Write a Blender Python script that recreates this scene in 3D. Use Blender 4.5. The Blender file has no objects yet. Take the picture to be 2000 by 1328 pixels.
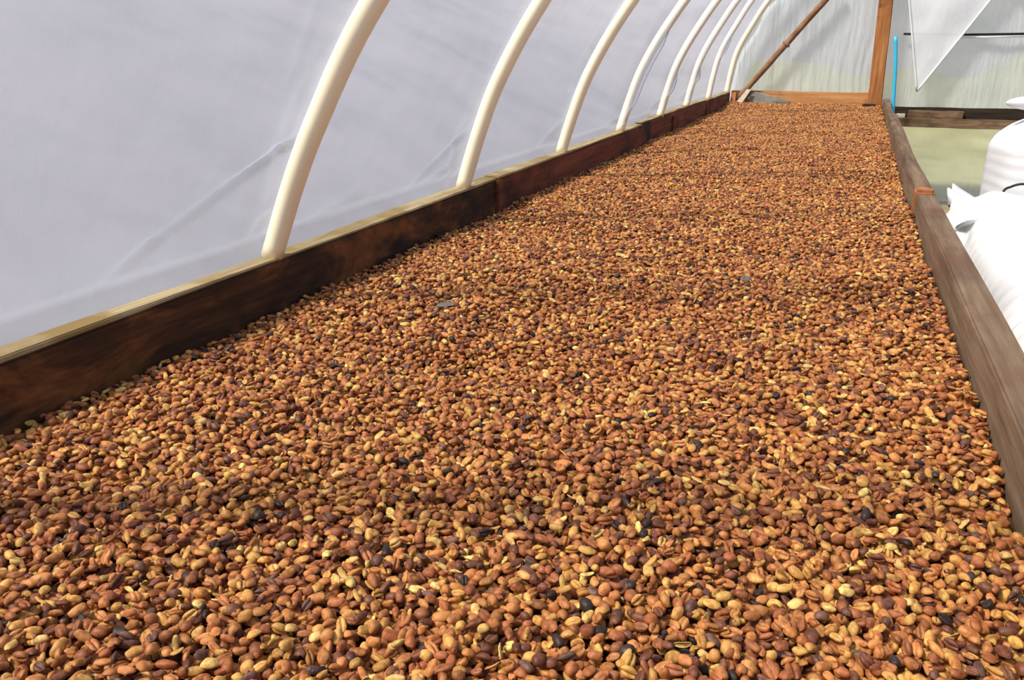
import bpy, bmesh, math, random
import numpy as np
from mathutils import Vector, Matrix, noise as mnoise

rng = np.random.default_rng(7)
random.seed(7)
sc = bpy.context.scene
COL = sc.collection

# ------------------------------------------------------------------ camera
CAM_H = 0.40                      # camera height above the bean surface (z = 0)
FPX = 1600.0                      # focal length in pixels of the 2000 px wide frame
VP = (1668.0, 93.0)               # vanishing point of the bed's long axis (+Y)
def cam_matrix():
    d = Vector((VP[0]-1000.0, -(VP[1]-664.0), -FPX)).normalized()
    u = Vector((0.0, -d.z, d.y)).normalized()
    x = d.cross(u)
    return Matrix((x, d, u))      # world = M @ cam
M3 = cam_matrix()
cam = bpy.data.objects.new('camera', bpy.data.cameras.new('camera'))
COL.objects.link(cam)
cam.matrix_world = Matrix.Translation((0, 0, CAM_H)) @ M3.to_4x4()
cam.data.sensor_width = 36.0
cam.data.lens = 36.0*FPX/2000.0
cam.data.clip_start = 0.01
sc.camera = cam
def project(p):
    q = M3.transposed() @ (Vector(p)-Vector((0, 0, CAM_H)))
    return 1000+FPX*q.x/-q.z, 664-FPX*q.y/-q.z, -q.z

# ------------------------------------------------------------------ world, sun, exposure
sc.view_settings.view_transform = 'Standard'
sc.view_settings.look = 'None'
sc.view_settings.gamma = 1.0
sc.view_settings.use_curve_mapping = False
sc.view_settings.exposure = 0.25
SUN_FROM = Vector((-0.56, -0.56, 1.0)).normalized()
w = bpy.data.worlds.new('sky'); sc.world = w; w.use_nodes = True
wn = w.node_tree.nodes; wl = w.node_tree.links
sky = wn.new('ShaderNodeTexSky'); sky.sky_type = 'NISHITA'
sky.sun_disc = False
sky.sun_elevation = math.asin(SUN_FROM.z)
sky.sun_rotation = math.atan2(SUN_FROM.x, SUN_FROM.y)
sky.air_density = 1.0; sky.dust_density = 3.0
wn['Background'].inputs['Strength'].default_value = 0.19
wl.new(sky.outputs[0], wn['Background'].inputs['Color'])
sun = bpy.data.objects.new('sun', bpy.data.lights.new('sun', 'SUN'))
COL.objects.link(sun)
sun.data.energy = 8.0
sun.data.angle = math.radians(9)          # wide disc stands in for scattering by the film
sun.data.color = (1.0, 0.95, 0.86)
sun.rotation_euler = SUN_FROM.to_track_quat('Z', 'Y').to_euler()

# ------------------------------------------------------------------ helpers
def srgb(r, g, b):
    f = lambda c: (c/255/12.92) if c/255 <= 0.04045 else ((c/255+0.055)/1.055)**2.4
    return (f(r), f(g), f(b), 1.0)

def new_mat(name):
    m = bpy.data.materials.new(name); m.use_nodes = True
    nt = m.node_tree; nt.nodes.clear()
    out = nt.nodes.new('ShaderNodeOutputMaterial')
    return m, nt, out

def ramp(nt, stops, interp='LINEAR'):
    r = nt.nodes.new('ShaderNodeValToRGB'); r.color_ramp.interpolation = interp
    el = r.color_ramp.elements
    while len(el) < len(stops): el.new(0.5)
    for e, (p, c) in zip(el, stops): e.position = p; e.color = c
    return r

def coords(nt, scale=(1, 1, 1), kind='Object'):
    tc = nt.nodes.new('ShaderNodeTexCoord'); mp = nt.nodes.new('ShaderNodeMapping')
    mp.inputs['Scale'].default_value = scale
    nt.links.new(tc.outputs[kind], mp.inputs['Vector'])
    return mp.outputs['Vector']

def noise_tex(nt, vec, scale, detail=4, rough=0.55):
    n = nt.nodes.new('ShaderNodeTexNoise')
    n.inputs['Scale'].default_value = scale; n.inputs['Detail'].default_value = detail
    n.inputs['Roughness'].default_value = rough
    if vec is not None: nt.links.new(vec, n.inputs['Vector'])
    return n

def mixc(nt, fac, a, b, mode='MIX'):
    m = nt.nodes.new('ShaderNodeMix'); m.data_type = 'RGBA'; m.blend_type = mode
    for sock, v in ((m.inputs[0], fac), (m.inputs[6], a), (m.inputs[7], b)):
        if hasattr(v, 'is_linked'): nt.links.new(v, sock)
        else: sock.default_value = v
    return m.outputs[2]

def bump(nt, height, strength=0.3, dist=0.002):
    b = nt.nodes.new('ShaderNodeBump'); b.inputs['Strength'].default_value = strength
    b.inputs['Distance'].default_value = dist
    nt.links.new(height, b.inputs['Height'])
    return b.outputs['Normal']

def principled(nt, out, rough=0.6, spec=0.4):
    p = nt.nodes.new('ShaderNodeBsdfPrincipled')
    p.inputs['Roughness'].default_value = rough
    p.inputs['Specular IOR Level'].default_value = spec
    nt.links.new(p.outputs[0], out.inputs['Surface'])
    return p

def wood(name, c_dark, c_mid, c_light, grain=(40, 2.5, 40), stain=None, stain_lo=0.45, stain_hi=0.6,
         rough=0.8, blot=3.0, spec=0.25, streak=None):
    """weathered timber: grain stretched along Y, blotchy stains with soft edges"""
    m, nt, out = new_mat(name)
    p = principled(nt, out, rough, spec)
    v = coords(nt, grain)
    g = noise_tex(nt, v, 1.6, 6, 0.65)
    r = ramp(nt, [(0.25, c_dark), (0.5, c_mid), (0.75, c_light)])
    nt.links.new(g.outputs[0], r.inputs[0])
    c = r.outputs[0]
    if streak:
        v3 = coords(nt, (1, 3.2, 8)); n3 = noise_tex(nt, v3, 1.5, 4, 0.6); n3.inputs['Distortion'].default_value = 0.8
        r3 = ramp(nt, [(0.47, (0, 0, 0, 1)), (0.62, (1, 1, 1, 1))]); nt.links.new(n3.outputs[0], r3.inputs[0])
        c = mixc(nt, r3.outputs[0], c, streak)
    if stain:
        v2 = coords(nt, (blot, blot*0.9, blot*1.6))
        s = noise_tex(nt, v2, 1.3, 5, 0.6)
        rs = ramp(nt, [(stain_lo, (0, 0, 0, 1)), (stain_hi, (1, 1, 1, 1))])
        nt.links.new(s.outputs[0], rs.inputs[0])
        c = mixc(nt, rs.outputs[0], c, stain)
    nt.links.new(c, p.inputs['Base Color'])
    nt.links.new(bump(nt, g.outputs[0], 0.5, 0.003), p.inputs['Normal'])
    return m

def film(name, clear, tint, refl, share=0.35, wr=0.4, wscale=(3, 3, 1.2), dirt=0.08):
    """polythene sheet: part see-through, part milky scattering, slight gloss"""
    m, nt, out = new_mat(name)
    v = coords(nt, wscale)
    n1 = noise_tex(nt, v, 4.0, 5, 0.6)
    n2 = noise_tex(nt, coords(nt, (1, 1, 1)), 2.2, 3)
    hi = ramp(nt, [(0.3, tuple(x*(1-dirt) for x in tint[:3])+(1,)), (0.7, tint)])
    nt.links.new(n2.outputs[0], hi.inputs[0])
    nrm = bump(nt, n1.outputs[0], wr, 0.02)
    tr = nt.nodes.new('ShaderNodeBsdfTransparent')
    tl = nt.nodes.new('ShaderNodeBsdfTranslucent'); nt.links.new(hi.outputs[0], tl.inputs['Color'])
    df = nt.nodes.new('ShaderNodeBsdfDiffuse'); df.inputs['Color'].default_value = refl
    gl = nt.nodes.new('ShaderNodeBsdfGlossy'); gl.inputs['Roughness'].default_value = 0.25
    for b in (tl, df, gl): nt.links.new(nrm, b.inputs['Normal'])
    m1 = nt.nodes.new('ShaderNodeMixShader'); m1.inputs[0].default_value = share
    nt.links.new(tl.outputs[0], m1.inputs[1]); nt.links.new(df.outputs[0], m1.inputs[2])
    m2 = nt.nodes.new('ShaderNodeMixShader'); m2.inputs[0].default_value = 0.05
    nt.links.new(m1.outputs[0], m2.inputs[1]); nt.links.new(gl.outputs[0], m2.inputs[2])
    m3 = nt.nodes.new('ShaderNodeMixShader'); m3.inputs[0].default_value = clear
    nt.links.new(m2.outputs[0], m3.inputs[1]); nt.links.new(tr.outputs[0], m3.inputs[2])
    nt.links.new(m3.outputs[0], out.inputs['Surface'])
    return m

def plain(name, col, rough=0.5, spec=0.4, vary=0.1, scale=30, bmp=0.15):
    m, nt, out = new_mat(name)
    p = principled(nt, out, rough, spec)
    n = noise_tex(nt, coords(nt), scale, 4)
    r = ramp(nt, [(0.3, tuple(c*(1-vary) for c in col[:3])+(1,)), (0.7, tuple(min(1, c*(1+vary)) for c in col[:3])+(1,))])
    nt.links.new(n.outputs[0], r.inputs[0]); nt.links.new(r.outputs[0], p.inputs['Base Color'])
    nt.links.new(bump(nt, n.outputs[0], bmp, 0.002), p.inputs['Normal'])
    return m

def obj(name, verts, faces, mat, parent=None, smooth=False):
    me = bpy.data.meshes.new(name)
    me.from_pydata([tuple(v) for v in verts], [], faces)
    me.validate(); me.update()
    if mat: me.materials.append(mat)
    if smooth: me.polygons.foreach_set('use_smooth', [True]*len(me.polygons))
    o = bpy.data.objects.new(name, me); COL.objects.link(o)
    if parent: o.parent = parent
    return o

def from_bm(name, bm, mat, parent=None, smooth=False):
    me = bpy.data.meshes.new(name); bm.normal_update(); bm.to_mesh(me); bm.free()
    if mat: me.materials.append(mat)
    if smooth: me.polygons.foreach_set('use_smooth', [True]*len(me.polygons))
    o = bpy.data.objects.new(name, me); COL.objects.link(o)
    if parent: o.parent = parent
    return o

def tag(o, label=None, cat=None, group=None, kind=None):
    if label: o['label'] = label
    if cat: o['category'] = cat
    if group: o['group'] = group
    if kind: o['kind'] = kind
    return o

def empty(name, loc=(0, 0, 0)):
    o = bpy.data.objects.new(name, None); o.empty_display_size = 0.05
    COL.objects.link(o); o.location = loc
    return o

def plank(name, x0, x1, y0, y1, z0, z1, mat, parent=None, seg=12, wob=0.002, x_shift=0.0, seed=0, axis='y', bev=0.003):
    """sawn board with slightly wavy edges; x_shift slides the far (y1) end sideways"""
    bm = bmesh.new()
    long_y = axis == 'y'
    rings = []
    for i in range(seg+1):
        t = i/seg
        wv = [wob*mnoise.noise(Vector((t*5+seed*3.1, k*7.7+seed, 0.3))) for k in range(8)]
        if long_y:
            y = y0+(y1-y0)*t; s = x_shift*t
            q = [(x0+s+wv[0], y, z0), (x1+s+wv[1], y, z0), (x1+s+wv[2], y, z1+wv[4]), (x0+s+wv[3], y, z1+wv[5])]
        else:
            x = x0+(x1-x0)*t
            q = [(x, y1+wv[0], z0+wv[4]), (x, y0+wv[1], z0+wv[5]), (x, y0+wv[2], z1+wv[6]), (x, y1+wv[3], z1+wv[7])]
        rings.append([bm.verts.new(p) for p in q])
    for a, b in zip(rings, rings[1:]):
        for k in range(4):
            bm.faces.new((a[k], a[(k+1) % 4], b[(k+1) % 4], b[k]))
    bm.faces.new(rings[0][::-1]); bm.faces.new(rings[-1])
    bmesh.ops.recalc_face_normals(bm, faces=bm.faces)
    if bev:
        ed = [e for e in bm.edges if len(e.link_faces) == 2 and e.calc_face_angle(0) > 0.8]
        bmesh.ops.bevel(bm, geom=ed, offset=bev, segments=2, affect='EDGES')
    return from_bm(name, bm, mat, parent)

def tube(name, pts, rad, mat, parent=None, n=12, cap=True):
    pts = [Vector(p) for p in pts]
    rads = rad if isinstance(rad, (list, tuple)) else [rad]*len(pts)
    V, F = [], []
    ref = None
    for i, p in enumerate(pts):
        d = (pts[min(i+1, len(pts)-1)]-pts[max(i-1, 0)]).normalized()
        if ref is None: ref = d.orthogonal().normalized()
        ref = (ref-d*ref.dot(d)).normalized(); b = d.cross(ref)
        for k in range(n):
            a = 2*math.pi*k/n
            V.append(p+(ref*math.cos(a)+b*math.sin(a))*rads[i])
    for i in range(len(pts)-1):
        for k in range(n):
            F.append((i*n+k, i*n+(k+1) % n, (i+1)*n+(k+1) % n, (i+1)*n+k))
    if cap:
        F.append(tuple(range(n))[::-1]); F.append(tuple(range((len(pts)-1)*n, len(pts)*n)))
    return obj(name, V, F, mat, parent, True)

def cat_rom(P, t):
    """Catmull-Rom through list P at t in [0,1]"""
    n = len(P)-1; x = min(max(t, 0), 1)*n; i = min(int(x), n-1); u = x-i
    g = lambda k: Vector(P[min(max(k, 0), n)]) if 0 <= k <= n else (2*Vector(P[0])-Vector(P[1]) if k < 0 else 2*Vector(P[n])-Vector(P[n-1]))
    a, b, c, d = g(i-1), g(i), g(i+1), g(i+2)
    return 0.5*((2*b)+(c-a)*u+(2*a-5*b+4*c-d)*u*u+(3*b-a-3*c+d)*u**3)

# ------------------------------------------------------------------ materials
M_FILM = film('milky_polythene', 0.42, (0.236, 0.258, 0.345, 1), (0.395, 0.42, 0.53, 1), share=0.45, wr=0.25, dirt=0.14)
M_FILM_END = film('hazy_polythene', 0.20, (0.70, 0.76, 0.80, 1), (0.56, 0.60, 0.63, 1), share=0.65, wr=0.8, wscale=(9, 3, 1.0))
M_SKIRT = film('thin_clear_polythene', 0.45, (0.55, 0.60, 0.55, 1), (0.45, 0.48, 0.45, 1), share=0.6, wr=0.5, wscale=(9, 3, 1.0))
M_FLAP = film('white_polythene', 0.12, (0.92, 0.93, 0.93, 1), (0.92, 0.92, 0.92, 1), share=0.7, wr=0.3)
M_PVC = plain('cream_pvc', srgb(250, 240, 206), 0.35, 0.5, 0.03, 12, 0.03)
M_BOARD_DARK = wood('mouldy_dark_board', srgb(38, 24, 14), srgb(66, 42, 24), srgb(96, 64, 36), stain=srgb(30, 23, 19), stain_lo=0.48, stain_hi=0.62, streak=srgb(132, 82, 42))
M_BOARD_RED = wood('red_brown_board', srgb(70, 36, 24), srgb(112, 58, 38), srgb(142, 82, 56), stain=srgb(44, 28, 24), stain_lo=0.5, stain_hi=0.66)
M_BOARD_TOP = wood('pale_tan_lath', srgb(116, 98, 68), srgb(164, 146, 108), srgb(190, 176, 138), stain=srgb(136, 112, 66), blot=6)  # paler tan wood for the board tops
M_BOARD_GREY = wood('weathered_grey_board', srgb(86, 68, 52), srgb(120, 97, 75), srgb(146, 126, 100), stain=srgb(104, 72, 50), stain_lo=0.5, stain_hi=0.75)
M_BOARD_TAN = wood('tan_end_board', srgb(160, 108, 66), srgb(196, 142, 88), srgb(216, 168, 112), grain=(2.5, 40, 40), stain=srgb(150, 84, 54), stain_lo=0.5, stain_hi=0.62, blot=2)
M_POST = wood('orange_post_wood', srgb(134, 84, 46), srgb(172, 112, 64), srgb(200, 146, 90), grain=(30, 30, 2.0), stain=srgb(110, 62, 30), stain_lo=0.55, stain_hi=0.7)
M_BRACE = wood('brown_pole_wood', srgb(100, 72, 52), srgb(142, 106, 76), srgb(172, 136, 102), grain=(8, 30, 8))
M_RAIL = wood('old_brown_plank', srgb(86, 66, 48), srgb(124, 98, 72), srgb(156, 130, 100), grain=(2.5, 40, 40), stain=srgb(70, 50, 36), stain_lo=0.5, stain_hi=0.7)
M_RAIL_DARK = wood('dark_wood_and_gap', srgb(28, 22, 16), srgb(48, 38, 28), srgb(66, 54, 40), grain=(2.5, 40, 40))
M_RUST = plain('rusty_orange_wood', srgb(168, 110, 70), 0.85, 0.2, 0.25, 60, 0.4)
M_STAKE = plain('pale_grey_stake', srgb(190, 180, 160), 0.8, 0.2, 0.15, 40, 0.3)
M_BLUE = plain('blue_hose', srgb(60, 178, 216), 0.4, 0.5, 0.06, 20, 0.05)
M_BLACK = plain('black_cord', srgb(40, 40, 40), 0.6, 0.3, 0.1, 60)
M_SOIL = plain('packed_earth', srgb(160, 146, 112), 0.95, 0.1, 0.2, 5, 0.5)
M_MESH = plain('bed_cloth', srgb(70, 52, 38), 0.9, 0.1, 0.2, 60)

# outdoor ground: pale dry grass and soil in broad patches
M_GRASS, nt, out = new_mat('outdoor_ground')
p = principled(nt, out, 0.95, 0.1)
n = noise_tex(nt, coords(nt), 1.3, 6, 0.65)
r = ramp(nt, [(0.32, srgb(124, 122, 116)), (0.5, srgb(136, 134, 130)), (0.68, srgb(146, 142, 138))])
nt.links.new(n.outputs[0], r.inputs[0]); nt.links.new(r.outputs[0], p.inputs['Base Color'])

# woven sack cloth
M_SACK, nt, out = new_mat('white_woven_sack')
p = principled(nt, out, 0.55, 0.35)
v = coords(nt)
wv = nt.nodes.new('ShaderNodeTexWave'); wv.inputs['Scale'].default_value = 180; wv.bands_direction = 'Y'
wv2 = nt.nodes.new('ShaderNodeTexWave'); wv2.inputs['Scale'].default_value = 180; wv2.bands_direction = 'X'
nt.links.new(v, wv.inputs['Vector']); nt.links.new(v, wv2.inputs['Vector'])
ad = nt.nodes.new('ShaderNodeMath'); ad.operation = 'ADD'
nt.links.new(wv.outputs[1], ad.inputs[0]); nt.links.new(wv2.outputs[1], ad.inputs[1])
p.inputs['Base Color'].default_value = (0.76, 0.76, 0.755, 1)
nt.links.new(bump(nt, ad.outputs[0], 0.12, 0.0006), p.inputs['Normal'])

# coffee bean: tint is read from the bean itself
M_BEAN, nt, out = new_mat('coffee_bean_parchment')
p = principled(nt, out, 0.5, 0.28)
at = nt.nodes.new('ShaderNodeAttribute'); at.attribute_type = 'INSTANCER'; at.attribute_name = 'tint'
oi = nt.nodes.new('ShaderNodeObjectInfo')
tc = nt.nodes.new('ShaderNodeTexCoord')
va = nt.nodes.new('ShaderNodeVectorMath'); va.operation = 'ADD'
nt.links.new(tc.outputs['Object'], va.inputs[0]); nt.links.new(oi.outputs['Location'], va.inputs[1])
n = noise_tex(nt, va.outputs[0], 170, 3, 0.6)
r = ramp(nt, [(0.36, (0.46, 0.34, 0.25, 1)), (0.60, (1.0, 1.0, 1.0, 1))])
nt.links.new(n.outputs[0], r.inputs[0])
c = mixc(nt, 0.85, at.outputs['Color'], r.outputs[0], 'MULTIPLY')
nt.links.new(c, p.inputs['Base Color'])
n2 = noise_tex(nt, va.outputs[0], 500, 3)
nt.links.new(bump(nt, n2.outputs[0], 0.25, 0.0006), p.inputs['Normal'])
M_HEAP = plain('beans_in_shade_of_the_heap', srgb(84, 50, 30), 0.8, 0.2, 0.35, 120, 0.8)  # dark brown puts the deep shade between beans into the colour

# ------------------------------------------------------------------ ground
def smooth01(a, b, x):
    u = min(max((x-a)/(b-a), 0), 1); return u*u*(3-2*u)

def ground_height(x, y):
    """level yard round the tunnel, a long added slope rising beside it and beyond its end"""
    r_ = max(0.0, -1.5-x)*0.5  # slope added to keep bright sky from showing through the film
    e_ = max(0.0, y-9.5)*0.42
    z = math.hypot(r_, e_) + 0.10*min(1.0, r_+e_)*mnoise.noise(Vector((x*0.5, y*0.5, 0)))
    return -0.652+z
xs = np.linspace(-16, 16, 81); ys = np.linspace(-10, 26, 91)
V = [(x, y, ground_height(x, y)) for y in ys for x in xs]
nx = len(xs)
F = [(j*nx+i, j*nx+i+1, (j+1)*nx+i+1, (j+1)*nx+i) for j in range(len(ys)-1) for i in range(nx-1)]
tag(obj('ground', V, F, M_GRASS, smooth=True), 'pale grey gravel yard outside the tunnel with an added slope hiding the sky', 'ground', kind='structure')
# strip of grass just outside the end wall
M_VERGE = plain('yellow_green_grass', srgb(140, 138, 100), 0.95, 0.1, 0.16, 2.5, 0.4)
xs = np.linspace(-1.2, 4.5, 30); ys = np.linspace(6.56, 11.5, 26)
def verge_y(x, y): return 6.56+(y-6.56)*(1+0.16*mnoise.noise(Vector((x*1.1, 0.3, 6))))
V = [(x, verge_y(x, y), ground_height(x, verge_y(x, y))+0.02+0.09*math.exp(-((verge_y(x, y)-9.5)/0.7)**2)) for y in ys for x in xs]
F = [(j*30+i, j*30+i+1, (j+1)*30+i+1, (j+1)*30+i) for j in range(25) for i in range(29)]
tag(obj('grass_verge', V, F, M_VERGE, smooth=True), 'yellow-green grass showing dimly through the end sheet', 'grass', kind='structure')
tag(obj('floor', [(-0.9, -2.5, -0.648), (1.3, -2.5, -0.648), (1.3, 6.5, -0.648), (-0.9, 6.5, -0.648)], [(0, 1, 2, 3)], M_SOIL),
    'packed earth floor inside the tunnel', 'floor', kind='structure')

# ------------------------------------------------------------------ tunnel section
AX = 0.20                          # axis of the arch
N_ = [(-0.827, 0.085), (-0.774, 0.203), (-0.720, 0.303), (-0.633, 0.437), (-0.500, 0.590), (-0.320, 0.760), (-0.070, 0.890), (0.200, 0.940)]
F_ = [(-0.827, 0.085), (-0.808, 0.230), (-0.774, 0.379), (-0.695, 0.540), (-0.580, 0.730), (-0.390, 0.920), (-0.110, 1.060), (0.200, 1.110)]
def blend(y):
    return float(np.interp(y, [0.5, 1.05, 1.8, 3.3, 4.6, 5.6, 6.5], [0.0, 0.0, 0.30, 0.42, 0.66, 0.95, 1.0]))
def section(y, t):
    """left half of the arch at depth y, t = 0 at the side board, 1 at the crown: point and outward normal in x,z"""
    k = blend(y)
    P = [Vector((a[0]*(1-k)+b[0]*k, a[1]*(1-k)+b[1]*k, 0)) for a, b in zip(N_, F_)]
    p = cat_rom(P, t); q = cat_rom(P, min(t+0.01, 1)); q0 = cat_rom(P, max(t-0.01, 0))
    d = (q-q0).normalized()
    return p.x, p.y, -d.y, d.x     # outward normal points left/up
HOOPS = [0.32, 1.052, 1.781, 2.525, 3.269, 4.03, 4.73, 5.52, 6.40]
HR = 0.0175

# how far the sheet is drawn in over each hoop (covers the pipe) along t
def cover(i, t):
    if i <= 2 or i >= 8: return 0.0
    if i == 3: return 0.012*math.exp(-((t-0.02)/0.05)**2)+0.014*smooth01(0.16, 0.30, t)*(1-smooth01(0.36, 0.44, t))
    base_ = (0.031, 0.030, 0.033, 0.032)[i-4]
    hide = {4: (0.07, 0.14, 0.36, 0.44), 5: (0.09, 0.15, 0.18, 0.26), 6: (0.13, 0.17, 0.18, 0.24), 7: (0.25, 0.30, 0.33, 0.40)}[i]
    return base_+0.017*smooth01(hide[0], hide[1], t)*(1-smooth01(hide[2], hide[3], t))

# tension folds in the sheet: (y0,t0,y1,t1,height,width)
FOLDS = [(1.05, 0.222, 0.80, 0.085, 0.010, 0.012), (0.80, 0.085, 0.72, 0.03, 0.005, 0.010),
         (1.035, 0.10, 1.01, 0.34, 0.005, 0.014), (1.03, 0.07, 1.00, 0.0, 0.005, 0.012),
         (0.93, 0.60, 0.98, 0.34, 0.005, 0.008), (1.08, 0.0, 1.30, 0.06, 0.006, 0.03),
         (1.75, 0.14, 1.55, 0.04, 0.007, 0.012), (1.75, 0.0, 1.70, 0.16, 0.007, 0.012),
         (1.72, 0.06, 1.50, 0.0, 0.004, 0.012), (2.50, 0.1, 2.30, 0.02, 0.006, 0.02),
         (2.47, 0.20, 2.44, 0.5, 0.005, 0.012), (3.22, 0.06, 3.0, 0.01, 0.006, 0.02),
         (3.2, 0.3, 3.05, 0.55, 0.005, 0.02), (4.0, 0.1, 3.8, 0.02, 0.006, 0.03), (4.68, 0.1, 4.5, 0.02, 0.006, 0.03)]
def sheet_offset(y, t):
    d = HR+0.0015
    # between hoops the sheet hangs slightly in
    j = max(k for k in range(len(HOOPS)) if HOOPS[k] <= y+1e-6) if y >= HOOPS[0] else 0
    if j < len(HOOPS)-1 and y >= HOOPS[0]:
        u = (y-HOOPS[j])/(HOOPS[j+1]-HOOPS[j])
        d += 0.006*math.sin(math.pi*u)*mnoise.noise(Vector((j*3.3, t*3, 1.7)))
    for i, hy in enumerate(HOOPS):
        c_ = cover(i, t)
        if c_: d -= c_*math.exp(-((y-hy)/0.075)**2)
    for (ya, ta, yb, tb, hh, ww) in FOLDS:
        L = 2.2                     # arch length scale, t to metres
        ax_, az_, bx_, bz_ = ya, ta*L, yb, tb*L
        px, pz = y, t*L
        vx, vz = bx_-ax_, bz_-az_; l2 = vx*vx+vz*vz
        s = min(max(((px-ax_)*vx+(pz-az_)*vz)/l2, 0), 1)
        dx, dz = px-(ax_+vx*s), pz-(az_+vz*s)
        q = (dx*dx+dz*dz)/(ww*ww)
        if q < 9: d += 1.3*hh*math.exp(-q)*(1-0.7*s)
    d += 0.0022*mnoise.noise(Vector((y*6, t*7, 4.0))) + 0.0012*mnoise.noise(Vector((y*18, t*9, 9.0)))
    return d

ysheet = np.concatenate([np.arange(-1.6, 0.3, 0.06), np.arange(0.3, 2.1, 0.010), np.arange(2.1, 6.46, 0.022), [6.46]])
tsheet = np.concatenate([np.linspace(0, 0.5, 56), np.linspace(0.53, 1, 16)])
def half_sheet(name, side):
    V, F = [], []
    nt_ = len(tsheet)+1
    for y in ysheet:
        # tucked edge below the board top (left) / down to the floor (right)
        x, z, nx_, nz_ = section(y, 0.0); o = sheet_offset(y, 0.0)
        zb = -0.10 if side < 0 else -0.64
        xb = -0.8475
        xx = xb
        V.append((xx if side < 0 else 2*AX-xx+0.005, y, zb))
        for t in tsheet:
            x, z, nx_, nz_ = section(y, t); o = sheet_offset(y, t)
            x, z = x+nx_*o, z+nz_*o
            if t < 0.03: x = min(x, -0.8465)
            V.append((x if side < 0 else 2*AX-x, y, z))
    for j in range(len(ysheet)-1):
        for i in range(nt_-1):
            q = (j*nt_+i, j*nt_+i+1, (j+1)*nt_+i+1, (j+1)*nt_+i)
            F.append(q if side < 0 else q[::-1])
    return obj(name, V, F, M_FILM, smooth=True)
tag(half_sheet('wall_left', -1), 'milky translucent plastic sheet stretched over the hoops beside the dark boards', 'plastic sheet', kind='structure')
tag(half_sheet('wall_right', 1), 'milky translucent plastic sheet on the side with the sacks', 'plastic sheet', kind='structure')

# end wall sheet
YE = 6.50
tt = np.linspace(0, 1, 200)
prof = np.array([[section(6.46, t)[0]+section(6.46, t)[2]*0.019, section(6.46, t)[1]+section(6.46, t)[3]*0.019] for t in tt])
def end_sheet(name, x0, x1, zlo, ztop, mat, nx_, nz_):
    V = []
    for x in np.linspace(x0, x1, nx_):
        xa = x if x <= AX else 2*AX-x
        zt = float(np.interp(xa, prof[:, 0], prof[:, 1])) if ztop is None else ztop
        for s in np.linspace(0, 1, nz_):
            z = zlo+(zt-zlo)*s
            pleat = max(0.0, mnoise.noise(Vector((x*1.9, 7.1, 0.4)))+0.25)
            y = YE+0.010*mnoise.noise(Vector((x*9, z*1.4, 2)))+0.012*pleat*mnoise.noise(Vector((x*24+2*mnoise.noise(Vector((x*2, z*2, 3))), z*1.1, 5)))+0.004*mnoise.noise(Vector((x*55+z*4, z*2.0, 8)))
            if ztop is None and z > zt-0.03: y = YE-0.02
            V.append((x, y, z))
    F = [(i*nz_+k, (i+1)*nz_+k, (i+1)*nz_+k+1, i*nz_+k+1) for i in range(nx_-1) for k in range(nz_-1)]
    return obj(name, V, F, mat, smooth=True)
tag(end_sheet('wall_back', -0.846, 2*AX+0.846, -0.085, None, M_FILM_END, 260, 50), 'hazy pleated plastic sheet closing the end of the tunnel', 'plastic sheet', kind='structure')
tag(end_sheet('wall_back_skirt', -0.846, 2*AX+0.846, -0.645, -0.087, M_SKIRT, 200, 26), 'thin clear plastic sheet below the plank rail, greenery showing through', 'plastic sheet', kind='structure')

# hoops
ORD = ['', 'first', 'second', 'third', 'fourth', 'fifth', 'sixth', 'seventh', 'eighth', 'ninth']
for i, hy in enumerate(HOOPS):
    pts = []
    for t in np.linspace(0, 1, 40):
        x, z, a, b = section(hy, t); pts.append((x, hy, z))
    right = [(2*AX-x, y, z) for x, y, z in pts[::-1][1:]]
    right.append((2*AX+0.827, hy, -0.646))
    k = len(HOOPS)-i
    h = empty('hoop_pipe', (-0.827, hy, 0.088))
    o = tube('pipe', pts+right, HR if i < 8 else 0.02, M_PVC, None, 16)
    o.parent = h; o.location = -h.location
    if i == 8: lab = 'cream plastic hoop pipe standing against the end wall sheet'
    else: lab = 'cream plastic hoop pipe, %s in the row counted from the end wall' % ORD[k]
    tag(h, lab, 'pipe', 'cream hoop pipes carrying the plastic sheet')

# ------------------------------------------------------------------ drying bed
XL = -0.807
bed = tag(empty('drying_bed', (-0.3, 3.2, -0.648)), 'long wooden drying bed with dark side boards, full of coffee beans', 'drying bed')
def part(o):
    o.parent = bed; o.matrix_parent_inverse = Matrix.Translation(-Vector(bed.location)); return o
segs = [(-1.2, 1.945, 0.087, M_BOARD_DARK, 0.0), (1.955, 3.58, 0.089, M_BOARD_RED, 0.003), (3.59, 4.26, 0.098, M_BOARD_RED, -0.002),
        (4.275, 5.32, 0.100, M_BOARD_RED, 0.003), (5.335, 6.44, 0.094, M_BOARD_RED, 0.0)]
for i, (a, b, zt, m, dx) in enumerate(segs):
    o = part(plank('side_board', -0.836, XL+dx, a, b, -0.12, zt-0.006, m, None, 24, 0.004, seed=i+1))
    o['label'] = 'dark mouldy side board' if i == 0 else 'red-brown side board'
    o = part(plank('top_lath', -0.8455, XL+dx-0.001, a, b, zt-0.0058, zt, M_BOARD_TOP, None, 30, 0.004, seed=i+11, bev=0.0015))
    o['label'] = 'pale tan strip along the board top'
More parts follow.
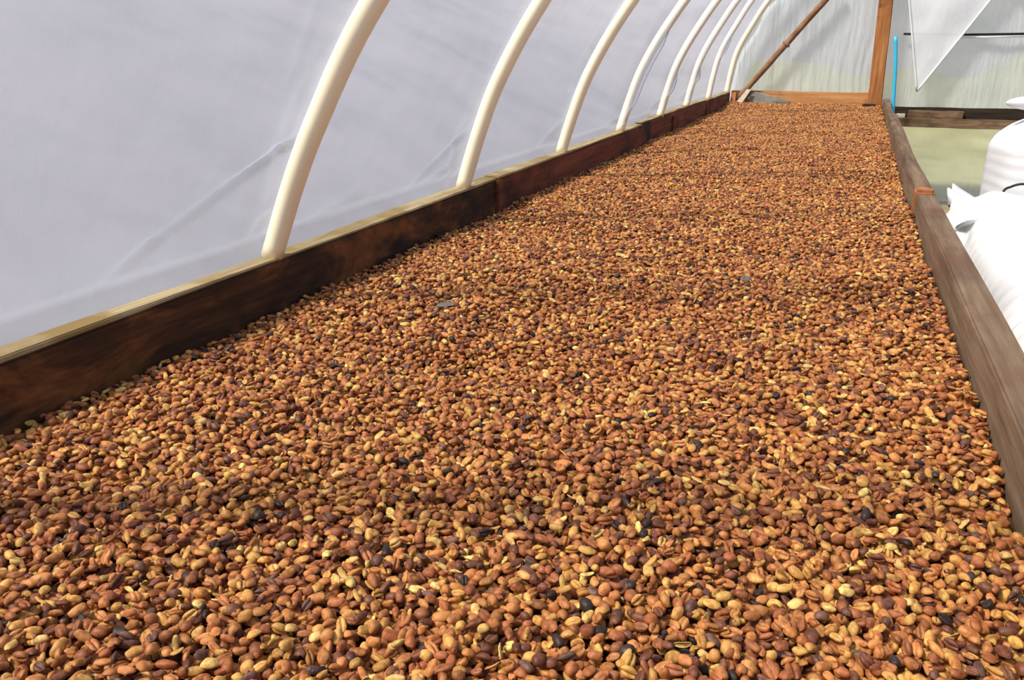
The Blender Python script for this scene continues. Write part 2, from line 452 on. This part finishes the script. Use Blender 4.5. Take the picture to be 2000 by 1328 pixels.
# cross battens at the board joints
for yj in (1.95, 4.268, 5.328):
    part(plank('joint_batten', XL-0.002, XL+0.010, yj-0.016, yj+0.016, -0.10, 0.082, M_BOARD_RED, None, 4, 0.002, seed=int(yj*10)))
XR0, XR1 = 0.190, 0.232
part(plank('side_board', XR0, XR0+0.045, -1.2, 2.27, -0.12, 0.055, M_BOARD_GREY, None, 30, 0.005, seed=31))['label'] = 'weathered grey-brown side board'
part(plank('side_board', XR0, XR0+0.036, 2.31, 6.44, -0.12, 0.064, M_BOARD_GREY, None, 40, 0.012, x_shift=0.042, seed=35))['label'] = 'weathered grey-brown side board'
part(plank('joint_block', XR0-0.004, XR0+0.043, 2.268, 2.312, -0.10, 0.068, M_RUST, None, 4, 0.006, seed=41, bev=0.006))['label'] = 'rusty orange block at the board joint'
part(plank('end_board', -0.80, 0.225, 6.445, 6.47, -0.12, 0.104, M_BOARD_TAN, None, 20, 0.004, seed=51, axis='x'))['label'] = 'tan end board'
part(plank('bed_floor', -0.83, 0.235, -1.2, 6.44, -0.135, -0.121, M_MESH, None, 10, 0, seed=3))
for yy in (-0.9, 0.9, 2.7, 4.5, 6.3):
    for xx in (-0.80, 0.17):
        part(plank('leg', xx-0.03, xx+0.03, yy-0.03, yy+0.03, -0.647, -0.136, M_BOARD_GREY, None, 3, 0.002, seed=int(yy*7+60)))

# ------------------------------------------------------------------ beans
def heap_z(x, y):
    z = 0.010*mnoise.noise(Vector((x*3.1+4, y*2.2, 0.5))) + 0.008*mnoise.noise(Vector((x*8.0, y*6.5, 3.5))) + 0.0050*mnoise.noise(Vector((x*19, y*16, 8.5)))
    z += -0.012*math.exp(-((x+0.42)/0.10)**2-((y-0.93)/0.06)**2)          # small raked hollow
    if y > 5.6: z += 0.02*smooth01(5.6, 6.4, y)
    return z
def right_edge(y):
    return XR0-0.004+(0.042*(y-2.31)/4.13 if y > 2.31 else 0)

def bean_mesh(name, L, W, T, seg, rings, groove=0.0, flat=0.25, bend=0.0, seed=0, lump=0.0):
    V, F = [], []
    V.append((L/2, 0, 0))
    for j in range(1, rings):
        th = math.pi*j/rings
        for k in range(seg):
            ph = 2*math.pi*k/seg
            x = L/2*math.cos(th); s = math.sin(th)**0.85
            y = W/2*s*math.cos(ph); z = s*math.sin(ph)
            if z < 0:
                z = z*T*flat
                z += groove*T*math.exp(-(y/(W*0.085))**2)*min(1, s*1.3)
            else: z = z*T*0.72
            z += bend*(x/(L/2))**2*T
            l = 1+lump*mnoise.noise(Vector((x*260+seed*5, y*260, z*260)))
            V.append((x*l, y*l, z*l))
    V.append((-L/2, 0, 0))
    for k in range(seg): F.append((0, 1+k, 1+(k+1) % seg))
    for j in range(rings-2):
        a = 1+j*seg; b = a+seg
        for k in range(seg): F.append((a+k, b+k, b+(k+1) % seg, a+(k+1) % seg))
    a = 1+(rings-2)*seg
    for k in range(seg): F.append((a+k, len(V)-1, a+(k+1) % seg))
    me = bpy.data.meshes.new(name); me.from_pydata(V, [], F); me.update()
    me.polygons.foreach_set('use_smooth', [True]*len(me.polygons))
    me.materials.append(M_BEAN)
    bm = bmesh.new(); bm.from_mesh(me); bmesh.ops.recalc_face_normals(bm, faces=bm.faces); bm.to_mesh(me); bm.free()
    return me
mm = 0.001
PROTO = [bean_mesh('bean_wide', 10.6*mm, 8.2*mm, 5.6*mm, 24, 12, 0.42, 0.28, 0.03, 1, 0.14),
         bean_mesh('bean_long', 12.4*mm, 7.6*mm, 5.4*mm, 24, 12, 0.40, 0.30, 0.09, 2, 0.16),
         bean_mesh('bean_round', 9.4*mm, 7.8*mm, 6.6*mm, 24, 12, 0.26, 0.45, 0.0, 3, 0.13),
         bean_mesh('bean_shrivelled', 11.0*mm, 7.0*mm, 4.6*mm, 24, 12, 0.5, 0.25, 0.15, 4, 0.22),
         bean_mesh('husk_sliver', 12.0*mm, 5.0*mm, 2.2*mm, 14, 8, 0.0, -0.35, 0.55, 5, 0.12),
         bean_mesh('bean_small_far', 10.8*mm, 8.0*mm, 5.8*mm, 9, 6, 0.0, 0.35, 0.0, 6, 0.08)]
PRO_OBJ = []
for me in PROTO:
    PRO_OBJ.append(bpy.data.objects.new(me.name, me))

#           name            sRGB            weight
TINTS = [('golden-tan',     (210, 158, 84),  0.19),
         ('orange-brown',   (194, 130, 72),  0.31),
         ('reddish-brown',  (166, 102, 60),   0.29),
         ('dark-brown',     (120, 74, 52),   0.12),
         ('purplish-brown', (112, 78, 64),   0.03),
         ('blackish',       (60, 48, 44),    0.022),
         ('pale-yellow',    (230, 194, 114), 0.035)]
TW = np.array([t[2] for t in TINTS]); TW /= TW.sum()

def scatter(pitch, zlo, zhi, y0, y1):
    out = []
    ny = int((y1-y0)/(pitch*0.87)); nxm = int(1.05/pitch)+1
    for j in range(ny):
        y = y0+(j+0.5)*pitch*0.87
        for i in range(nxm):
            out.append((XL+0.004+(i+0.5*(j % 2))*pitch, y))
    P = np.array(out)
    P += rng.uniform(-0.42, 0.42, P.shape)*pitch
    re = np.where(P[:, 1] > 2.31, XR0-0.004+0.042*(P[:, 1]-2.31)/4.13, XR0-0.004)
    P = P[(P[:, 0] > XL+0.005) & (P[:, 0] < re-0.002) & (P[:, 1] < 6.44)]
    z = np.array([heap_z(x, y) for x, y in P])+rng.uniform(zlo, zhi, len(P))
    return np.column_stack([P, z])
A = scatter(7.6*mm, -0.0085, -0.0030, 0.0, 6.44)
B = scatter(10.0*mm, -0.0010, 0.0060, 0.0, 6.44)
PTS = np.vstack([A, B]); NB = len(PTS)
TOP = np.concatenate([np.zeros(len(A), bool), np.ones(len(B), bool)])
kind = rng.choice(5, NB, p=[0.44, 0.30, 0.09, 0.14, 0.03])
tint_i = rng.choice(len(TINTS), NB, p=TW)
tint_i = np.where((kind == 4), rng.choice([0, 6], NB), tint_i)
far = PTS[:, 1] > 2.6
variant = np.where(far & (kind != 4), 5, kind)
base = np.array([srgb(*t[1])[:3] for t in TINTS])
tint = base[tint_i]*rng.uniform(0.78, 1.22, (NB, 1))*rng.uniform(0.94, 1.06, (NB, 3))
pose = rng.choice(3, NB, p=[0.50, 0.28, 0.22])       # back up, crease up, on edge
rot = np.zeros((NB, 3))
rot[:, 0] = np.where(pose == 0, 0, np.where(pose == 1, math.pi, math.pi/2))+rng.normal(0, 0.36, NB)
rot[:, 1] = rng.normal(0, 0.34, NB)
rot[:, 2] = rng.uniform(0, 2*math.pi, NB)
scl = rng.normal(1.0, 0.12, (NB, 1)).clip(0.72, 1.32)*rng.uniform(0.93, 1.07, (NB, 3))

# the 300 beans that show largest: uppermost layer, nearest, wholly in the frame
dist = np.linalg.norm(PTS-np.array([0, 0, CAM_H]), axis=1)
cand = [i for i in np.argsort(dist)[:30000] if TOP[i] and variant[i] != 4]
single = []
for i in cand:
    u, v_, d = project(PTS[i])
    if 12 < u < 1988 and 12 < v_ < 1312: single.append(i)
    if len(single) == 300: break
SHAPE = {0: 'broad', 1: 'long', 2: 'plump', 3: 'shrivelled'}
POSE = {0: 'rounded back up', 1: 'crease up', 2: 'on edge'}
upper = np.where(TOP)[0]
for i in single:
    o = PRO_OBJ[variant[i]].copy(); o.name = 'coffee_bean'
    COL.objects.link(o)
    o.location = PTS[i]; o.rotation_euler = rot[i]; o.scale = scl[i]
    o['tint'] = [float(c) for c in tint[i]]
    dn = np.linalg.norm(PTS[upper]-PTS[i], axis=1); nb = upper[np.argsort(dn)[1:4]]
    side = 'between %s, %s and %s ones' % tuple(TINTS[tint_i[q]][0] for q in nb)
    tag(o, '%s %s coffee bean, %s, %s' % (SHAPE[int(variant[i])], TINTS[tint_i[i]][0], POSE[int(pose[i])], side),
        'coffee bean', 'loose coffee beans at the near end of the bed')
keep = np.ones(NB, bool); keep[single] = False
P2, v2, r2, s2, c2 = PTS[keep], variant[keep], rot[keep], scl[keep], tint[keep]

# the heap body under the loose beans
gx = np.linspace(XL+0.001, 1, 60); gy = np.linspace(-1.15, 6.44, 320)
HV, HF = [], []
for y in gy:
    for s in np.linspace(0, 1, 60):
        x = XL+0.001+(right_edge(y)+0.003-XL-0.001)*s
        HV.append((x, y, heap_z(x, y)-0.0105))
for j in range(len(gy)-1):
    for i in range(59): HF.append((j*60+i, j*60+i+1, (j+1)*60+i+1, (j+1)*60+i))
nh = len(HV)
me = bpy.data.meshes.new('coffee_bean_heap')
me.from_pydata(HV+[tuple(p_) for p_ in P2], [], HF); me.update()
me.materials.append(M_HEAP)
tot = nh+len(P2)
def attr(name, typ, field, data):
    a = me.attributes.new(name, typ, 'POINT'); a.data.foreach_set(field, np.ascontiguousarray(data).ravel())
attr('variant', 'INT', 'value', np.concatenate([np.full(nh, -1), v2]).astype(np.int32))
attr('rot', 'FLOAT_VECTOR', 'vector', np.vstack([np.zeros((nh, 3)), r2]).astype(np.float32))
attr('scl', 'FLOAT_VECTOR', 'vector', np.vstack([np.ones((nh, 3)), s2]).astype(np.float32))
attr('tint', 'FLOAT_COLOR', 'color', np.column_stack([np.vstack([np.ones((nh, 3)), c2]), np.ones(tot)]).astype(np.float32))
heap = bpy.data.objects.new('coffee_bean_heap', me); COL.objects.link(heap)
tag(heap, 'thick bed of drying coffee beans, golden to dark brown, filling the wooden trough', 'coffee beans', kind='stuff')

ng = bpy.data.node_groups.new('scatter_beans', 'GeometryNodeTree')
ng.interface.new_socket('Geometry', in_out='INPUT', socket_type='NodeSocketGeometry')
ng.interface.new_socket('Geometry', in_out='OUTPUT', socket_type='NodeSocketGeometry')
gi = ng.nodes.new('NodeGroupInput'); go = ng.nodes.new('NodeGroupOutput')
jn = ng.nodes.new('GeometryNodeJoinGeometry')
def named(nm, typ):
    a = ng.nodes.new('GeometryNodeInputNamedAttribute'); a.data_type = typ; a.inputs[0].default_value = nm
    return a.outputs[0]
a_var, a_rot, a_scl = named('variant', 'INT'), named('rot', 'FLOAT_VECTOR'), named('scl', 'FLOAT_VECTOR')
e2r = ng.nodes.new('FunctionNodeEulerToRotation'); ng.links.new(a_rot, e2r.inputs[0])
for k, po in enumerate(PRO_OBJ):
    cmp_ = ng.nodes.new('FunctionNodeCompare'); cmp_.data_type = 'INT'; cmp_.operation = 'EQUAL'
    ng.links.new(a_var, cmp_.inputs[2]); cmp_.inputs[3].default_value = k
    oi = ng.nodes.new('GeometryNodeObjectInfo'); oi.inputs['Object'].default_value = po
    ip = ng.nodes.new('GeometryNodeInstanceOnPoints')
    ng.links.new(gi.outputs[0], ip.inputs['Points']); ng.links.new(cmp_.outputs[0], ip.inputs['Selection'])
    ng.links.new(oi.outputs['Geometry'], ip.inputs['Instance'])
    ng.links.new(e2r.outputs[0], ip.inputs['Rotation']); ng.links.new(a_scl, ip.inputs['Scale'])
    ng.links.new(ip.outputs[0], jn.inputs[0])
ng.links.new(gi.outputs[0], jn.inputs[0])
ng.links.new(jn.outputs[0], go.inputs[0])
heap.modifiers.new('scatter', 'NODES').node_group = ng

# ------------------------------------------------------------------ end of the tunnel: post, brace, stake, hose, rail, flap
post = tag(empty('wooden_post', (0.19, 6.395, -0.648)), 'orange-brown squared wooden post at the far end of the bed', 'post')
def leaning_box(name, base, top, wx, wy, mat, parent, seg=14, seed=0):
    bm = bmesh.new(); rings = []
    b = Vector(base); t_ = Vector(top)
    for i in range(seg+1):
        p_ = b.lerp(t_, i/seg)
        wv = [0.004*mnoise.noise(Vector((i*0.6+seed, k*3.7, 1))) for k in range(4)]
        rings.append([bm.verts.new(p_+Vector(q)) for q in ((-wx/2+wv[0], -wy/2, 0), (wx/2+wv[1], -wy/2, 0), (wx/2+wv[2], wy/2, 0), (-wx/2+wv[3], wy/2, 0))])
    for a, c_ in zip(rings, rings[1:]):
        for k in range(4): bm.faces.new((a[k], a[(k+1) % 4], c_[(k+1) % 4], c_[k]))
    bm.faces.new(rings[0][::-1]); bm.faces.new(rings[-1])
    bmesh.ops.recalc_face_normals(bm, faces=bm.faces)
    ed = [e for e in bm.edges if len(e.link_faces) == 2 and e.calc_face_angle(0) > 0.8]
    bmesh.ops.bevel(bm, geom=ed, offset=0.006, segments=2, affect='EDGES')
    o = from_bm(name, bm, mat)
    o.parent = parent; o.matrix_parent_inverse = Matrix.Translation(-Vector(parent.location))
    return o
leaning_box('shaft', (0.198, 6.395, -0.646), (0.148, 6.395, 1.10), 0.088, 0.07, M_POST, post, seed=3)
o = plank('foot_wedge', 0.100, 0.190, 6.30, 6.357, -0.02, 0.035, M_RAIL_DARK, None, 3, 0.004, seed=5, bev=0.006)
o.parent = post; o.matrix_parent_inverse = Matrix.Translation(-Vector(post.location)); o['label'] = 'dark wedge at the foot of the post'

# diagonal brace pole
P0, P1 = Vector((-0.735, 6.42, 0.06)), Vector((-0.15, 6.42, 0.80))
br = tag(empty('brace_pole', P0), 'slim brown wooden pole slanting across the end wall sheet', 'pole')
pts = [P0.lerp(P1, t)+Vector((0.005*mnoise.noise(Vector((t*4, 1, 1))), 0, 0.004*mnoise.noise(Vector((t*4, 5, 1))))) for t in np.linspace(0, 1, 24)]
o = tube('shaft', pts, [0.021+0.003*mnoise.noise(Vector((i*0.5, 0, 0))) for i in range(24)], M_BRACE, None, 12)
o.parent = br; o.matrix_parent_inverse = Matrix.Translation(-P0)
c0 = P0.lerp(P1, 0.49); dd = (P1-P0).normalized()
o = tube('knot', [c0-dd*0.012, c0-dd*0.004, c0+dd*0.004, c0+dd*0.012], [0.021, 0.029, 0.029, 0.021], M_BRACE, None, 12)
o.parent = br; o.matrix_parent_inverse = Matrix.Translation(-P0)

# pale stake leaning in the corner
st = tag(empty('short_stake', (-0.755, 6.33, 0.0)), 'short pale flat stake leaning in the bed corner below the slanting pole', 'stake')
def slab(name, quad, th, mat, parent):
    q = [Vector(p_) for p_ in quad]; n_ = (q[1]-q[0]).cross(q[2]-q[0]).normalized()*th
    V = q+[p_+n_ for p_ in q]
    o = obj(name, V, [(0, 1, 2, 3)[::-1], (4, 5, 6, 7), (0, 1, 5, 4), (1, 2, 6, 5), (2, 3, 7, 6), (3, 0, 4, 7)], mat)
    if parent: o.parent = parent; o.matrix_parent_inverse = Matrix.Translation(-Vector(parent.location))
    return o
slab('blade', [(-0.775, 6.34, -0.015), (-0.725, 6.34, -0.015), (-0.655, 6.40, 0.110), (-0.685, 6.40, 0.112)], 0.012, M_STAKE, st)
slab('back_strip', [(-0.795, 6.385, -0.01), (-0.760, 6.385, -0.01), (-0.760, 6.42, 0.09), (-0.795, 6.42, 0.09)], 0.012, M_RUST, st)
# grey scrap of sheet lying against the end board
V, F = [], []
for i in range(13):
    for j in range(7):
        u, w_ = i/12, j/6
        x = -0.675+0.30*u; top = 0.092*(1-0.75*u**1.4)
        z = 0.012+top*w_
        V.append((x, 6.405+0.03*w_*(1-u)+0.006*mnoise.noise(Vector((u*5, w_*3, 2))), z))
for i in range(12):
    for j in range(6): F.append((i*7+j, (i+1)*7+j, (i+1)*7+j+1, i*7+j+1))
o = obj('sheet_scrap', V, F, plain('grey_plastic_scrap', srgb(128, 124, 112), 0.6, 0.3, 0.3, 14), smooth=True)
so = o.modifiers.new('thick', 'SOLIDIFY'); so.thickness = 0.002
tag(o, 'grey scrap of plastic sheet resting against the tan end board', 'plastic scrap')

tag(tube('blue_hose', [Vector((0.246, 6.28, 0.47)).lerp(Vector((0.306, 6.24, -0.07)), t)+Vector((0.004*math.sin(t*5), 0, 0)) for t in np.linspace(0, 1, 16)], 0.0125, M_BLUE),
    'thin bright blue hose hanging beside the orange-brown post', 'hose')

rail = tag(empty('cross_rail', (0.7, 6.44, -0.10)), 'old brown planks forming a rail across the end wall behind the sacks', 'rail')
for (x0, x1, y0, y1, z0, z1, m, sd) in [(0.285, 1.20, 6.36, 6.40, -0.112, -0.052, M_RAIL, 1), (0.40, 0.74, 6.405, 6.43, -0.055, -0.004, M_RAIL, 2),
                                        (0.275, 1.22, 6.44, 6.475, -0.09, 0.016, M_RAIL_DARK, 3), (0.285, 0.385, 6.405, 6.43, -0.055, -0.028, M_STAKE, 4)]:  # dark rear plank stands in for the shadowed gap behind the rail
    o = plank('plank', x0, x1, y0, y1, z0, z1, m, None, 12, 0.006, seed=sd+70, axis='x')
    o.parent = rail; o.matrix_parent_inverse = Matrix.Translation(-Vector(rail.location))
for xx in (0.30, 1.14):
    o = leaning_box('upright', (xx, 6.435, -0.646), (xx, 6.435, -0.06), 0.04, 0.03, M_RAIL_DARK, rail, 4, seed=int(xx*10))

rod = tag(empty('sheet_batten', (0.63, 6.46, 0.48)), 'dark thin rod with a white sheet hem below it across the end wall', 'rod')
o = tube('rod', [(0.30, 6.455, 0.487), (0.65, 6.452, 0.480), (1.03, 6.455, 0.484)], 0.0075, M_BLACK); o.parent = rod; o.matrix_parent_inverse = Matrix.Translation(-Vector(rod.location))
o = tube('hem', [(0.62, 6.45, 0.466), (0.8, 6.448, 0.464), (1.02, 6.45, 0.470)], 0.0065, M_FLAP); o.parent = rod; o.matrix_parent_inverse = Matrix.Translation(-Vector(rod.location))

# triangular hanging flap
fl = tag(empty('hanging_flap', (0.43, 6.40, 0.13)), 'white triangular flap of plastic sheet hanging point down', 'plastic flap')
A_, B_, C_ = Vector((0.225, 6.41, 1.02)), Vector((0.432, 6.39, 0.12)), Vector((0.98, 6.42, 1.02))
V, F = [], []
n_ = 24
for i in range(n_+1):
    for j in range(i+1):
        u = i/n_; s = j/i if i else 0
        p_ = B_.lerp(A_.lerp(C_, s), u); p_.y += 0.016*math.sin(s*9)*u*0.6-0.010*mnoise.noise(p_*7)
        V.append(p_)
idx = lambda i, j: i*(i+1)//2+j
for i in range(n_):
    for j in range(i+1):
        F.append((idx(i, j), idx(i+1, j), idx(i+1, j+1)))
        if j < i: F.append((idx(i, j), idx(i+1, j+1), idx(i, j+1)))
o = obj('sheet', V, F, M_FLAP, smooth=True); o.parent = fl; o.matrix_parent_inverse = Matrix.Translation(-Vector(fl.location))
for j_ in (0, 1):
    pts = [V[idx(i, i*j_)]+Vector((0, -0.004, 0)) for i in range(n_+1)]
    o = tube('hem', pts, 0.0065, M_SACK); o.parent = fl; o.matrix_parent_inverse = Matrix.Translation(-Vector(fl.location))

# ------------------------------------------------------------------ sacks
def sack_body(name, L, W, T, seed, parent, axis, ridges=58, neck=True, amp=0.006, throat=(0, 0)):
    """stuffed sack lofted along its length; the neck end narrows to a gathered throat"""
    nseg, nr = 110, 64
    V, F = [], []
    for i in range(nseg+1):
        t = i/nseg
        # t=0 sewn bottom, t=1 throat
        e0 = min(t/0.14, 1.0); f0 = math.sqrt(max(0, 1-(1-e0)**2))
        e1 = min((1-t)/(0.12 if neck else 0.14), 1.0); f1 = math.sqrt(max(0, 1-(1-e1)**2)) if neck else math.sqrt(max(0, 1-(1-e1)**2))
        k = max(0.02, f0)*(max(0.09, f1) if neck else max(0.03, f1))
        wv = (0.75+0.25*f0) if t < 0.5 else 1.0
        for j in range(nr):
            a = 2*math.pi*j/nr
            ca, sa = math.cos(a), math.sin(a)
            sx = math.copysign(abs(ca)**0.55, ca)*W/2*k**(0.7 if t < 0.5 else 1.0)
            sz = math.copysign(abs(sa)**0.62, sa)*T/2*k
            d = amp*math.sin(ridges*math.pi*t+2.2*mnoise.noise(Vector((ca*1.5, sa*1.5, t*5+seed))))*max(0, mnoise.noise(Vector((ca*1.2+3, sa*1.2, t*2.2+seed)))+0.45)
            d += 0.011*mnoise.noise(Vector((ca*1.6, sa*1.6, t*3.5+seed*3)))
            if neck and t > 0.78: d += 0.010*math.sin(a*11)*smooth01(0.78, 0.95, t)*k
            r_ = Vector((sx, 0, sz)); n2_ = r_.normalized() if r_.length > 1e-6 else Vector((0, 0, 1))
            r_ += n2_*d*min(1, k*2)
            b_ = smooth01(0.92, 1.0, t)
            V.append((r_.x+throat[0]*b_, (t-0.5)*L, r_.z+throat[1]*b_))
    for i in range(nseg):
        for j in range(nr): F.append((i*nr+j, i*nr+(j+1) % nr, (i+1)*nr+(j+1) % nr, (i+1)*nr+j))
    F.append(tuple(range(nr))[::-1]); F.append(tuple(range(nseg*nr, (nseg+1)*nr)))
    return obj(name, V, F, M_SACK, parent, True)

def ruffle(parent, y, length, r0, r1, seed, tilt=0.0):
    """the gathered mouth flaring out beyond the tie"""
    nr, ns = 72, 14
    V, F = [], []
    for i in range(ns+1):
        t = i/ns
        for j in range(nr):
            a = 2*math.pi*j/nr
            fl_ = r0+(r1-r0)*t**0.8
            rr = fl_*(1+0.34*t*math.sin(a*7+1.3*math.sin(a*2+seed))+0.12*t*math.sin(a*13+seed))
            ln = length*t*(1+0.28*math.sin(a*3+seed)+0.12*math.sin(a*7))
            V.append((rr*math.cos(a), y+ln, rr*math.sin(a)*0.8+tilt*t))
    for i in range(ns):
        for j in range(nr): F.append((i*nr+j, i*nr+(j+1) % nr, (i+1)*nr+(j+1) % nr, (i+1)*nr+j))
    o = obj('mouth', V, F, M_SACK, parent, True)
    s = o.modifiers.new('cloth', 'SOLIDIFY'); s.thickness = 0.0015
    return o

def tie(parent, y, r):
    pts = [(r*math.cos(a), y+0.003*a/3, r*math.sin(a)*0.8) for a in np.linspace(0, 4*math.pi, 40)]
    return tube('tie_cord', pts, 0.0022, M_BLACK, parent, 6)

def make_sack(loc, rot_, L, W, T, seed, label, neck=True, amp=0.006, mouth=0.085, throat=(0, 0)):
    s = empty('grain_sack', loc); s.rotation_euler = rot_
    tag(s, label, 'sack', 'white woven sacks beside the drying bed')
    sack_body('body', L, W, T, seed, s, 'y', neck=neck, amp=amp, throat=throat)
    if neck:
        o = tie(s, 0.0, 0.052*W); o.location = (throat[0], L/2-0.004, throat[1]); o.rotation_euler = (0.1, 0, 0.9)
        o = ruffle(s, 0.0, mouth, 0.046*W, mouth*0.62, seed); o.location = (throat[0]+0.006, L/2-0.012, throat[1]); o.rotation_euler = (0.10, 0, 1.45)
    return s
s1 = make_sack((0.560, 1.42, -0.120), (0, 0, 0), 1.46, 0.60, 0.40, 3, 'white woven sack lying beside the grey board, tied ruffled mouth showing', amp=0.011, mouth=0.125, throat=(-0.175, 0.120))
s2 = make_sack((0.69, 2.64, -0.190), (math.radians(88), 0, 0.10), 0.90, 0.60, 0.44, 8, 'white woven sack standing upright behind the lying sack', neck=False, amp=0.0015)
# sewn ear at the top corner of the standing sack
V, F = [], []
for i in range(13):
    for j in range(13):
        a, b_ = 2*math.pi*j/12, math.pi*i/12
        V.append((0.085*math.cos(b_)-0.205, 0.450+0.020*math.sin(b_)*math.sin(a), 0.03*math.sin(b_)*math.cos(a)))
for i in range(12):
    for j in range(12): F.append((i*13+j, i*13+j+1, (i+1)*13+j+1, (i+1)*13+j))
obj('ear', V, F, M_SACK, s2, True)
# string arcing over the lying sack
pts = [(0.390, 2.125, 0.010), (0.356, 2.14, 0.085), (0.372, 2.15, 0.104), (0.400, 2.15, 0.110), (0.430, 2.14, 0.095), (0.455, 2.12, 0.06), (0.462, 2.09, 0.02)]
pp = [cat_rom([Vector(q) for q in pts], t) for t in np.linspace(0, 1, 40)]
o = tube('tie_string', pp, 0.0028, M_BLACK, None, 8)
o.parent = s1; o.matrix_parent_inverse = Matrix.Translation(-Vector(s1.location)); o['label'] = 'loose end of black tie string'
# sacks below, carrying the lying one
make_sack((0.56, 0.98, -0.497), (0, 0, 0.0), 0.80, 0.58, 0.285, 12, 'white woven sack at the bottom of the pile, under the lying sack', neck=False)
make_sack((0.56, 1.82, -0.497), (0, 0, 0.0), 0.80, 0.58, 0.285, 15, 'white woven sack on the floor beside the standing sack', neck=False)

# dry leaf bits among the beans
M_LEAF = plain('grey_dry_leaf', srgb(104, 100, 92), 0.8, 0.2, 0.2, 80)
for (x, y, s_, rz, lab) in [(-0.555, 1.122, 0.016, 0.4, 'grey curled leaf scrap lying on the beans near the dark board'),
                            (-0.128, 1.456, 0.013, 1.7, 'small grey leaf scrap lying amid the beans by the bed middle')]:
    V, F = [], []
    for i in range(9):
        for j in range(5):
            u = i/8*2-1; w_ = (j/4*2-1)*(1-u*u)**0.5*0.55
            V.append((u*s_, w_*s_, 0.35*s_*(w_*w_)+0.2*s_*u*u*mnoise.noise(Vector((u*2, w_*2, rz)))))
    for i in range(8):
        for j in range(4): F.append((i*5+j, (i+1)*5+j, (i+1)*5+j+1, i*5+j+1))
    o = obj('leaf_scrap', V, F, M_LEAF, smooth=True)
    o.location = (x, y, heap_z(x, y)+0.010); o.rotation_euler = (0.1, -0.15, rz)
    mo = o.modifiers.new('thick', 'SOLIDIFY'); mo.thickness = 0.0006
    tag(o, lab, 'leaf scrap')

sc.cycles.max_bounces = 10
sc.cycles.diffuse_bounces = 5
sc.cycles.transparent_max_bounces = 16
sc.cycles.use_denoising = True
